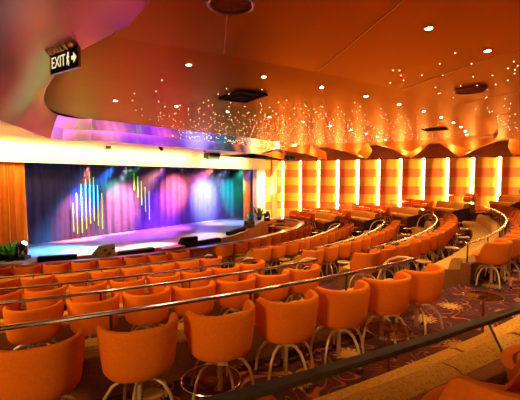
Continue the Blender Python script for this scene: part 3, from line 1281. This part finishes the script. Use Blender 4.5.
lt.rotation_euler = (pi / 2, 0, 0)


def flat(polys, z0=-.0125, th=.002):
    mb = MB()
    for poly in polys:
        k = len(poly)
        vs = [(x, z0, y) for x, y in poly] + [(x, z0 - th, y) for x, y in poly]
        mb.add(vs, [tuple(range(k)), tuple(range(2 * k - 1, k - 1, -1))] + [(i, (i + 1) % k, k + (i + 1) % k, k + i) for i in range(k)])
    return mb


zc = -sh / 2 - .012
ax = .175
flat([[(ax - .028, zc - .020), (ax + .012, zc - .020), (ax + .012, zc + .020), (ax - .028, zc + .020)], [(ax + .010, zc - .055), (ax + .066, zc), (ax + .010, zc + .055)]]).build('arrow', M['sign_text'], sg, smooth=0)
fx = .078
head = [(fx + .008 + .013 * cos(2 * pi * i / 10), zc + .062 + .013 * sin(2 * pi * i / 10)) for i in range(10)]


def limb(a, b, w):
    d = Vector((b[0] - a[0], b[1] - a[1]))
    p = Vector((-d.y, d.x)).normalized() * w
    return [(a[0] + p.x, a[1] + p.y), (a[0] - p.x, a[1] - p.y), (b[0] - p.x, b[1] - p.y), (b[0] + p.x, b[1] + p.y)]


flat([head, limb((fx + .004, zc + .048), (fx - .006, zc - .008), .012), limb((fx, zc + .04), (fx + .026, zc + .018), .006), limb((fx + .002, zc + .04), (fx - .022, zc + .012), .006),
      limb((fx - .004, zc - .005), (fx + .018, zc - .028), .007), limb((fx + .018, zc - .028), (fx + .010, zc - .068), .006), limb((fx - .008, zc - .005), (fx - .020, zc - .055), .007)]).build('running_figure', M['sign_text'], sg, smooth=0)

# ------------------------------------------------------------------ things on and around the stage
rzS = atan2(TY, TX)


def wedge(t, nn, rot, mat, label, w=.62, h=.42):
    r = empty('stage_monitor', S(t, nn, STAGE_Z), rzS + rot, label, 'speaker')
    mb = MB()
    # local -y faces the house, sloping face looks back at the performer
    prof = [(-.22, 0), (.24, 0), (.20, h * .35), (-.05, h), (-.20, h)]
    k = len(prof)
    vs = [(-w / 2, y, z) for y, z in prof] + [(w / 2, y, z) for y, z in prof]
    mb.add(vs, [tuple(range(k)), tuple(range(2 * k - 1, k - 1, -1))] + [(i, (i + 1) % k, k + (i + 1) % k, k + i) for i in range(k)])
    mb.build('cabinet', mat, r, smooth=0)
    mb = MB()
    for sx2 in (-.16, .16):
        mb.box((sx2, -.226, h * .62), (.12, .02, .045))
    mb.build('handle_recess', M['black'], r, smooth=0)
    mb = MB()
    mb.box((0, -.225, h * .22), (.14, .015, .08))
    mb.build('socket_plate', M['black_metal'], r, smooth=0)
    return r


def px(x, y, z):
    """ground point seen at a measured spot of the photograph, at height z"""
    u, v = (x - 260) / 375.0, (200 - y) / 375.0
    p = radians(3.36)
    d = Vector((u, cos(p) + v * sin(p), -sin(p) + v * cos(p)))
    s = (z - CAM_Z) / d.z
    return Vector((0, 0, CAM_Z)) + d * s


def st_of(p):
    return ((p.x - SX) * TX + (p.y - SY) * TY, (p.x - SX) * NX + (p.y - SY) * NY)


t, nn = st_of(px(104, 255.5, STAGE_Z))
wedge(t, nn, .25, M['olive'], 'olive wedge stage monitor standing on stage front at left', .52, .34)
t, nn = st_of(px(188, 246, STAGE_Z))
wedge(t, nn, -.35, M['black'], 'black wedge stage monitor near the middle of stage front', .58, .34)
t, nn = st_of(px(249, 227.5, STAGE_Z))
wedge(t, nn, -.8, M['olive'], 'small olive wedge monitor at the right end of stage front', .5, .34)


def footlight(x0, y0, x1, y1, label):
    a, b = px(x0, y0, STAGE_Z), px(x1, y1, STAGE_Z)
    c = (a + b) / 2
    r = empty('footlight', c, atan2(b.y - a.y, b.x - a.x), label, 'light bar')
    L = (b - a).length
    mb = MB()
    mb.box((0, 0, .075), (L, .20, .15))
    mb.build('housing', M['black'], r, smooth=0)
    mb = MB()
    for i in range(6):
        mb.box((-L / 2 + L * (i + .5) / 6, .05, .153), (L / 7, .08, .012))
    mb.build('lens_row', M['black_metal'], r, smooth=0)


footlight(38, 262, 77, 259.5, 'long black footlight bar at the left end of stage front')
footlight(119, 256.5, 153, 251.5, 'long black footlight bar between the monitor and the step')
footlight(198, 245.5, 219, 241.5, 'black footlight bar right of the middle wedge monitor')
footlight(228, 235.5, 244, 230.5, 'short black footlight bar near right end of stage front')

# wooden step box with an open side
c = px(171, 252, STAGE_Z)
r = empty('wooden_step', Vector((c.x, c.y, STAGE_Z)), rzS - .15, 'brown wooden step box at stage front beside the middle monitor', 'step')
mb = MB()
mb.box((0, 0, .165), (.80, .50, .03))
mb.build('tread', M['ledge'], r, smooth=0)
for x in (-.385, .385):
    mb = MB()
    mb.box((x, 0, .075), (.03, .48, .15))
    mb.build('side_board', M['ledge'], r, smooth=0)
mb = MB()
mb.box((0, -.18, .035), (.72, .025, .07))
mb.build('toe_board', M['veneer'], r, smooth=0)


# plants with moving heads at both ends of the stage
def leaves(rng, n, h, spread, mat_c=0):
    mb = MB()
    for i in range(n):
        a = rng.uniform(0, 2 * pi)
        tilt = rng.uniform(.2, 1.15)
        L = h * rng.uniform(.6, 1.0)
        w = L * .11
        bx, by = rng.uniform(-spread, spread) * .35, rng.uniform(-spread, spread) * .35
        cp = []
        for j in range(5):
            u = j / 4
            rr = L * sin(tilt) * u
            zz = L * cos(tilt) * u - .25 * L * u * u * tilt
            ww = w * sin(pi * (.12 + .88 * u) ** .8) + .004
            q = Vector((bx + rr * cos(a), by + rr * sin(a), max(.01, zz + .05)))
            s = Vector((-sin(a), cos(a), 0)) * ww
            cp.append((q - s, q + Vector((0, 0, -.12 * ww)), q + s))
        vs = [v for c in cp for v in c]
        fs = []
        for j in range(4):
            fs += [(j * 3, j * 3 + 1, j * 3 + 4, j * 3 + 3), (j * 3 + 1, j * 3 + 2, j * 3 + 5, j * 3 + 4)]
        mb.add(vs, fs)
    return mb


def plant(p, h, spread, label, red=False, seed=1):
    rng = random.Random(seed)
    r = empty('potted_plant', p, 0, label, 'plant')
    mb = MB()
    mb.lathe([(.11, 0), (.15, .16), (.16, .17), (.14, .17), (.12, .15)], 16)
    mb.build('pot', M['black'], r)
    leaves(rng, 34, h, spread).build('foliage', M['plant'], r, (0, 0, .13))
    if red:
        leaves(rng, 9, h * 1.25, spread * .4).build('flower', M['redplant'], r, (0, 0, .13))


def moving_head(p, aim, label):
    r = empty('moving_head_light', p, 0, label, 'stage light')
    mb = MB()
    mb.box((0, 0, .06), (.34, .30, .12))
    mb.build('base', M['black_metal'], r, smooth=0)
    yaw = atan2(aim.y, aim.x)
    mb = MB()
    for s in (-.15, .15):
        mb.box((-sin(yaw) * s, cos(yaw) * s, .26), (.09, .035, .30), yaw)
    mb.box((0, 0, .135), (.10, .33, .03), yaw)
    mb.build('yoke', M['black_metal'], r, smooth=0)
    d = aim.normalized()
    c0 = Vector((0, 0, .36))
    mb = MB()
    mb.tube([c0 - d * .17, c0 - d * .12, c0 + d * .02, c0 + d * .16, c0 + d * .18], [.06, .095, .11, .10, .085], 16)
    mb.build('head', M['black_metal'], r)
    mb = MB()
    mb.tube([c0 + d * .181, c0 + d * .186], [.075, .07], 16)
    mb.build('lens', M['lens_blue'], r)


pR = S(6.05, .55, STAGE_Z)
plant(px(259, 220, STAGE_Z), .75, .35, 'green leafy plant with red spikes at the right stage corner', True, 3)
plant(px(251, 222.5, STAGE_Z), .45, .3, 'low green plant at the foot of the cream pillar', False, 5)
mh = px(267, 220.5, STAGE_Z)
moving_head(mh, Vector((.35, .55, .75)), 'black moving head light beaming up beside the cream pillar')
for i, (x, y, h, s) in enumerate(((2, 260, .5, 8), (10, 261, .55, 9), (16, 259, .6, 12))):
    plant(px(x, y, STAGE_Z), h * .8, .3, ['dark bushy plant at far left of stage front, cut by frame', 'dark bushy plant second from the left edge of stage', 'taller dark plant beside the left light stand'][i], False, s)
moving_head(px(22, 259.5, STAGE_Z), Vector((.5, -.1, .6)), 'black moving head light before the left golden curtain')

# green light tubes in front of the backcloth


def on_backcloth(x, y, nn):
    u, v = (x - 260) / 375.0, (200 - y) / 375.0
    p = radians(3.36)
    d = Vector((u, cos(p) + v * sin(p), -sin(p) + v * cos(p)))
    o = Vector((0, 0, CAM_Z))
    nv = Vector((NX, NY, 0))
    s = (S(0, nn, 0) - o).dot(nv) / d.dot(nv)
    return o + d * s


tubes = [(73, 203, 232), (76.5, 193, 234), (81, 184, 233), (85.3, 179, 229), (89.3, 171.5, 224), (93.3, 177, 221), (97.4, 185, 226), (101.7, 193, 229),
         (134, 173, 190), (137.6, 176, 197), (141.2, 181, 205), (145, 187, 212), (149, 191, 220)]
for i, (x, y0, y1) in enumerate(tubes):
    a, b = on_backcloth(x, y0, -1.6), on_backcloth(x, y1, -1.6)
    mb = MB()
    L = a.z - b.z
    mb.lathe([(.013, 0), (.017, .02), (.017, L - .02), (.013, L)], 10)
    o = mb.build('light_tube', M['neon'], None, Vector((a.x, a.y, b.z)))
    where = ('%s from the left in the left fan' % ORD[i]) if i < 8 else ('%s from the left in the middle fan' % ORD[i - 8])
    tag(o, 'glowing green vertical light tube, ' + where, 'light tube', 'green light tubes before the backcloth')

# lamps hung at the header
for (x, y, nn, z, label) in ((128, 168, -.35, 0, 'small stage lamp hanging at header left of the middle'), (180, 167, -.35, 0, 'small stage lamp hanging at header, middle of stage'), (212, 169, -.35, 0, 'small stage lamp hanging at header towards the right')):
    p = on_backcloth(x, y, nn)
    r = empty('stage_lamp', p, rzS, label, 'stage light', 'lamps hung under the header')
    mb = MB()
    mb.tube([(0, .1, .06), (0, .05, .03), (0, -.13, -.08)], [.05, .075, .085], 12)
    mb.build('can', M['black_metal'], r)
    mb = MB()
    mb.box((0, 0, .14), (.03, .03, .2))
    mb.box((0, 0, .08), (.2, .03, .03))
    mb.build('bracket', M['black_metal'], r, smooth=0)


def hung_box(x, y, nn, w, d, h, mat, name, label, cat):
    p = on_backcloth(x, y, nn)
    r = empty(name, p, rzS - .2, label, cat)
    mb = MB()
    mb.box((0, 0, 0), (w, d, h), 0, .25)
    mb.build('cabinet', mat, r, smooth=0)
    mb = MB()
    mb.box((0, -d / 2 - .005, 0), (w * .85, .02, h * .8), 0, .25)
    mb.build('grille', M['black'], r, smooth=0)
    mb = MB()
    mb.lathe([(.015, h * .4), (.015, max(h * .5 + .05, 2.95 - p.z))], 8)
    mb.build('hanger', M['black_metal'], r)


hung_box(212, 155, 1.2, .62, .4, .34, M['black_metal'], 'hanging_speaker', 'black loudspeaker hanging below the soffit above the stage', 'speaker')
hung_box(107.5, 147.5, .9, .22, .12, .16, M['sign_edge'], 'marker_box', 'small amber box under the soffit above stage left', 'box')
hung_box(290, 158, 2.0, .5, .35, .22, M['black_metal'], 'projector', 'dark projector hanging at the end of the soffit by the banded wall', 'projector')
for i, (x, y) in enumerate(((160, 148), (203, 149.5), (243, 152.5))):
    p = on_backcloth(x, y, 1.9)
    mb = MB()
    mb.tube([(0, .06, .05), (0, 0, .02), (0, -.1, -.06)], [.04, .06, .065], 12)
    mb.box((0, 0, .1), (.03, .03, .12))
    o = mb.build('soffit_lamp', M['black_metal'], None, p, rz=rzS)
    tag(o, 'small dark lamp under the soffit, %s from the left' % ORD[i], 'stage light', 'small lamps under the soffit')

# ------------------------------------------------------------------ haze on stage
mb = MB()
sbox(mb, -6.2, 5.05, -1.65, 1.2, STAGE_Z + .03, 2.33, S(0, 0, 0))
hz = mb.build('stage_haze', haze_material(.11, (.9, .88, .95)), None, S(0, 0, 0), smooth=0)
tag(hz, 'thin coloured theatre haze drifting across the stage', 'haze', None, 'stuff')


# ------------------------------------------------------------------ lights
def spot(name, loc, target, energy, col, size, blend=.4, soft=.05):
    d = bpy.data.lights.new(name, 'SPOT')
    d.energy, d.color, d.spot_size, d.spot_blend, d.shadow_soft_size = energy, col, radians(size), blend, soft
    o = bpy.data.objects.new(name, d)
    COL.objects.link(o)
    o.location = loc
    o.rotation_euler = (Vector(target) - Vector(loc)).to_track_quat('-Z', 'Y').to_euler()
    return o


def area(name, loc, target, energy, col, sx, sy):
    d = bpy.data.lights.new(name, 'AREA')
    d.energy, d.color, d.shape, d.size, d.size_y = energy, col, 'RECTANGLE', sx, sy
    d.spread = radians(70)
    o = bpy.data.objects.new(name, d)
    COL.objects.link(o)
    o.location = loc
    o.rotation_euler = (Vector(target) - Vector(loc)).to_track_quat('-Z', 'Y').to_euler()
    return o


def bc(x, y):
    return on_backcloth(x, y, -1.8)


def fl(x, y):
    return px(x, y, STAGE_Z)


hang = 2.28


def beam(name, t, x, y, e, col, size):
    spot(name, S(t, .45, hang), bc(x, y), e, col, size, 1.0, .08)


beam('pink_beam', 1.7, 175, 192, 16380, (1, .17, .15), 46)
beam('white_beam', 2.9, 204, 196, 15162, (.42, .55, 1), 50)
beam('teal_beam', 3.9, 230, 194, 7560, (.02, .75, .42), 40)
beam('blue_beam', -3.6, 85, 200, 11340, (.02, .22, 1), 30)
beam('green_beam', -2.5, 112, 188, 3150, (.08, .9, .35), 24)
beam('rose_beam', -1.3, 122, 206, 13650, (1, .30, .34), 46)
spot('violet_wash', S(.6, 2.2, 2.75), bc(160, 222), 14700, (.34, .05, 1), 40, 1.0)
spot('violet_wash', S(3.2, 2.2, 2.75), bc(205, 216), 5460, (.16, .10, 1), 44, 1.0)
spot('blue_pool', S(-4.8, .4, hang), fl(56, 250), 3600, (.05, .30, 1), 46, 1.0)
spot('white_pool', S(-3.4, .9, hang), fl(92, 250), 3600, (.60, .80, 1), 34, 1.0)
spot('pink_pool', S(-4.0, -.6, hang), fl(74, 238), 4200, (1, .22, .26), 48, 1.0)
spot('warm_pool', S(-.9, 1.2, hang), fl(148, 248), 5200, (1, .60, .40), 36, 1.0)
spot('warm_pool', S(1.4, .6, hang), fl(208, 236), 1100, (1, .70, .36), 38, 1.0)
spot('violet_pool', S(-.4, -.6, hang), fl(140, 234), 2200, (.30, .06, 1), 70, 1.0)
spot('orange_pool', S(3.6, -.2, hang), fl(214, 224), 1300, (1, .24, .12), 26, 1.0)
spot('blue_floor', S(4.4, .6, hang), fl(230, 223), 1400, (.14, .28, 1), 60, 1.0)
# beam of the moving head on the wall
spot('beam', mh + Vector((.2, .14, .50)), S(7.55, .0, 1.5), 900, (.55, .75, 1), 26, .3)

# warm cove light washing header, pillar and soffit
area('cove_light', S(-2, 1.5, 2.72), S(-2, .15, 2.68), 85, (1, .80, .42), 13, .15)
area('cove_light', S(-9, 3.5, 2.72), S(-8, .5, 3.0), 26, (1, .60, .12), 5, .3)
area('pillar_light', S(6.3, 1.4, 2.7), S(6.2, 0, .8), 28, (1, .85, .55), .8, .3)
spot('curtain_light', S(-6.5, 2.6, 2.6), S(-7.0, -.3, .8), 240, (1, .70, .32), 75, .8)
spot('curtain_light', S(4.7, 1.8, 2.6), S(5.5, -.4, .8), 260, (1, .72, .4), 40, .8)

# added fill lamps, unseen at the left rear, brightening the near chairs
rear_data = lamp_data.copy()
rear_data.energy = 420
for i in range(6):
    l = bpy.data.objects.new('rear_fill_light', rear_data)
    COL.objects.link(l)
    l.location = P(-79 + 2.4 * i, 24.8, ZO - .05)

for k in (1, 2, 3, 4, 5):
    q = P(-15.5, E[k] + .2, F[k])
    spot('aisle_light', q + Vector((-.3, -.2, 2.6)), q, 140, (1, .72, .45), 32, .8)
for i in range(6):
    q = W(1.5 + 2.6 * i, 2.6, 2.93)
    spot('fold_lamp', q, q + Vector((0, 0, -1)), 150, (1, .74, .42), 110, .9)
for (x, y, tx, ty, e) in ((-5.6, 3.0, -2.4, 5.6, 620), (-6.6, 6.0, -4.0, 8.8, 620), (-3.2, -2.0, -.6, 3.3, 400), (.8, -2.6, .9, 3.6, 150)):
    spot('side_fill_light', (x, y, 2.75), (tx, ty, .2), e, (1, .72, .40), 62, .9, .5)  # added fill spots out of view, brightening the left rows and near chairs
w = bpy.data.worlds.new('theatre_air')
scene.world = w
w.use_nodes = True
w.node_tree.nodes['Background'].inputs[0].default_value = (1, .50, .18, 1)
w.node_tree.nodes['Background'].inputs[1].default_value = .05

# ------------------------------------------------------------------ camera
cd = bpy.data.cameras.new('camera')
cd.sensor_fit = 'HORIZONTAL'
cd.sensor_width = 36
cd.lens = 375 / 520 * 36
cd.clip_start = .05
cd.clip_end = 200
cam = bpy.data.objects.new('camera', cd)
COL.objects.link(cam)
cam.location = (0, 0, CAM_Z)
cam.rotation_euler = (radians(90 - 3.36), 0, 0)
scene.camera = cam

scene.view_settings.view_transform = 'Standard'
scene.view_settings.look = 'None'
scene.view_settings.gamma = 1
scene.view_settings.use_curve_mapping = False
scene.view_settings.exposure = .7
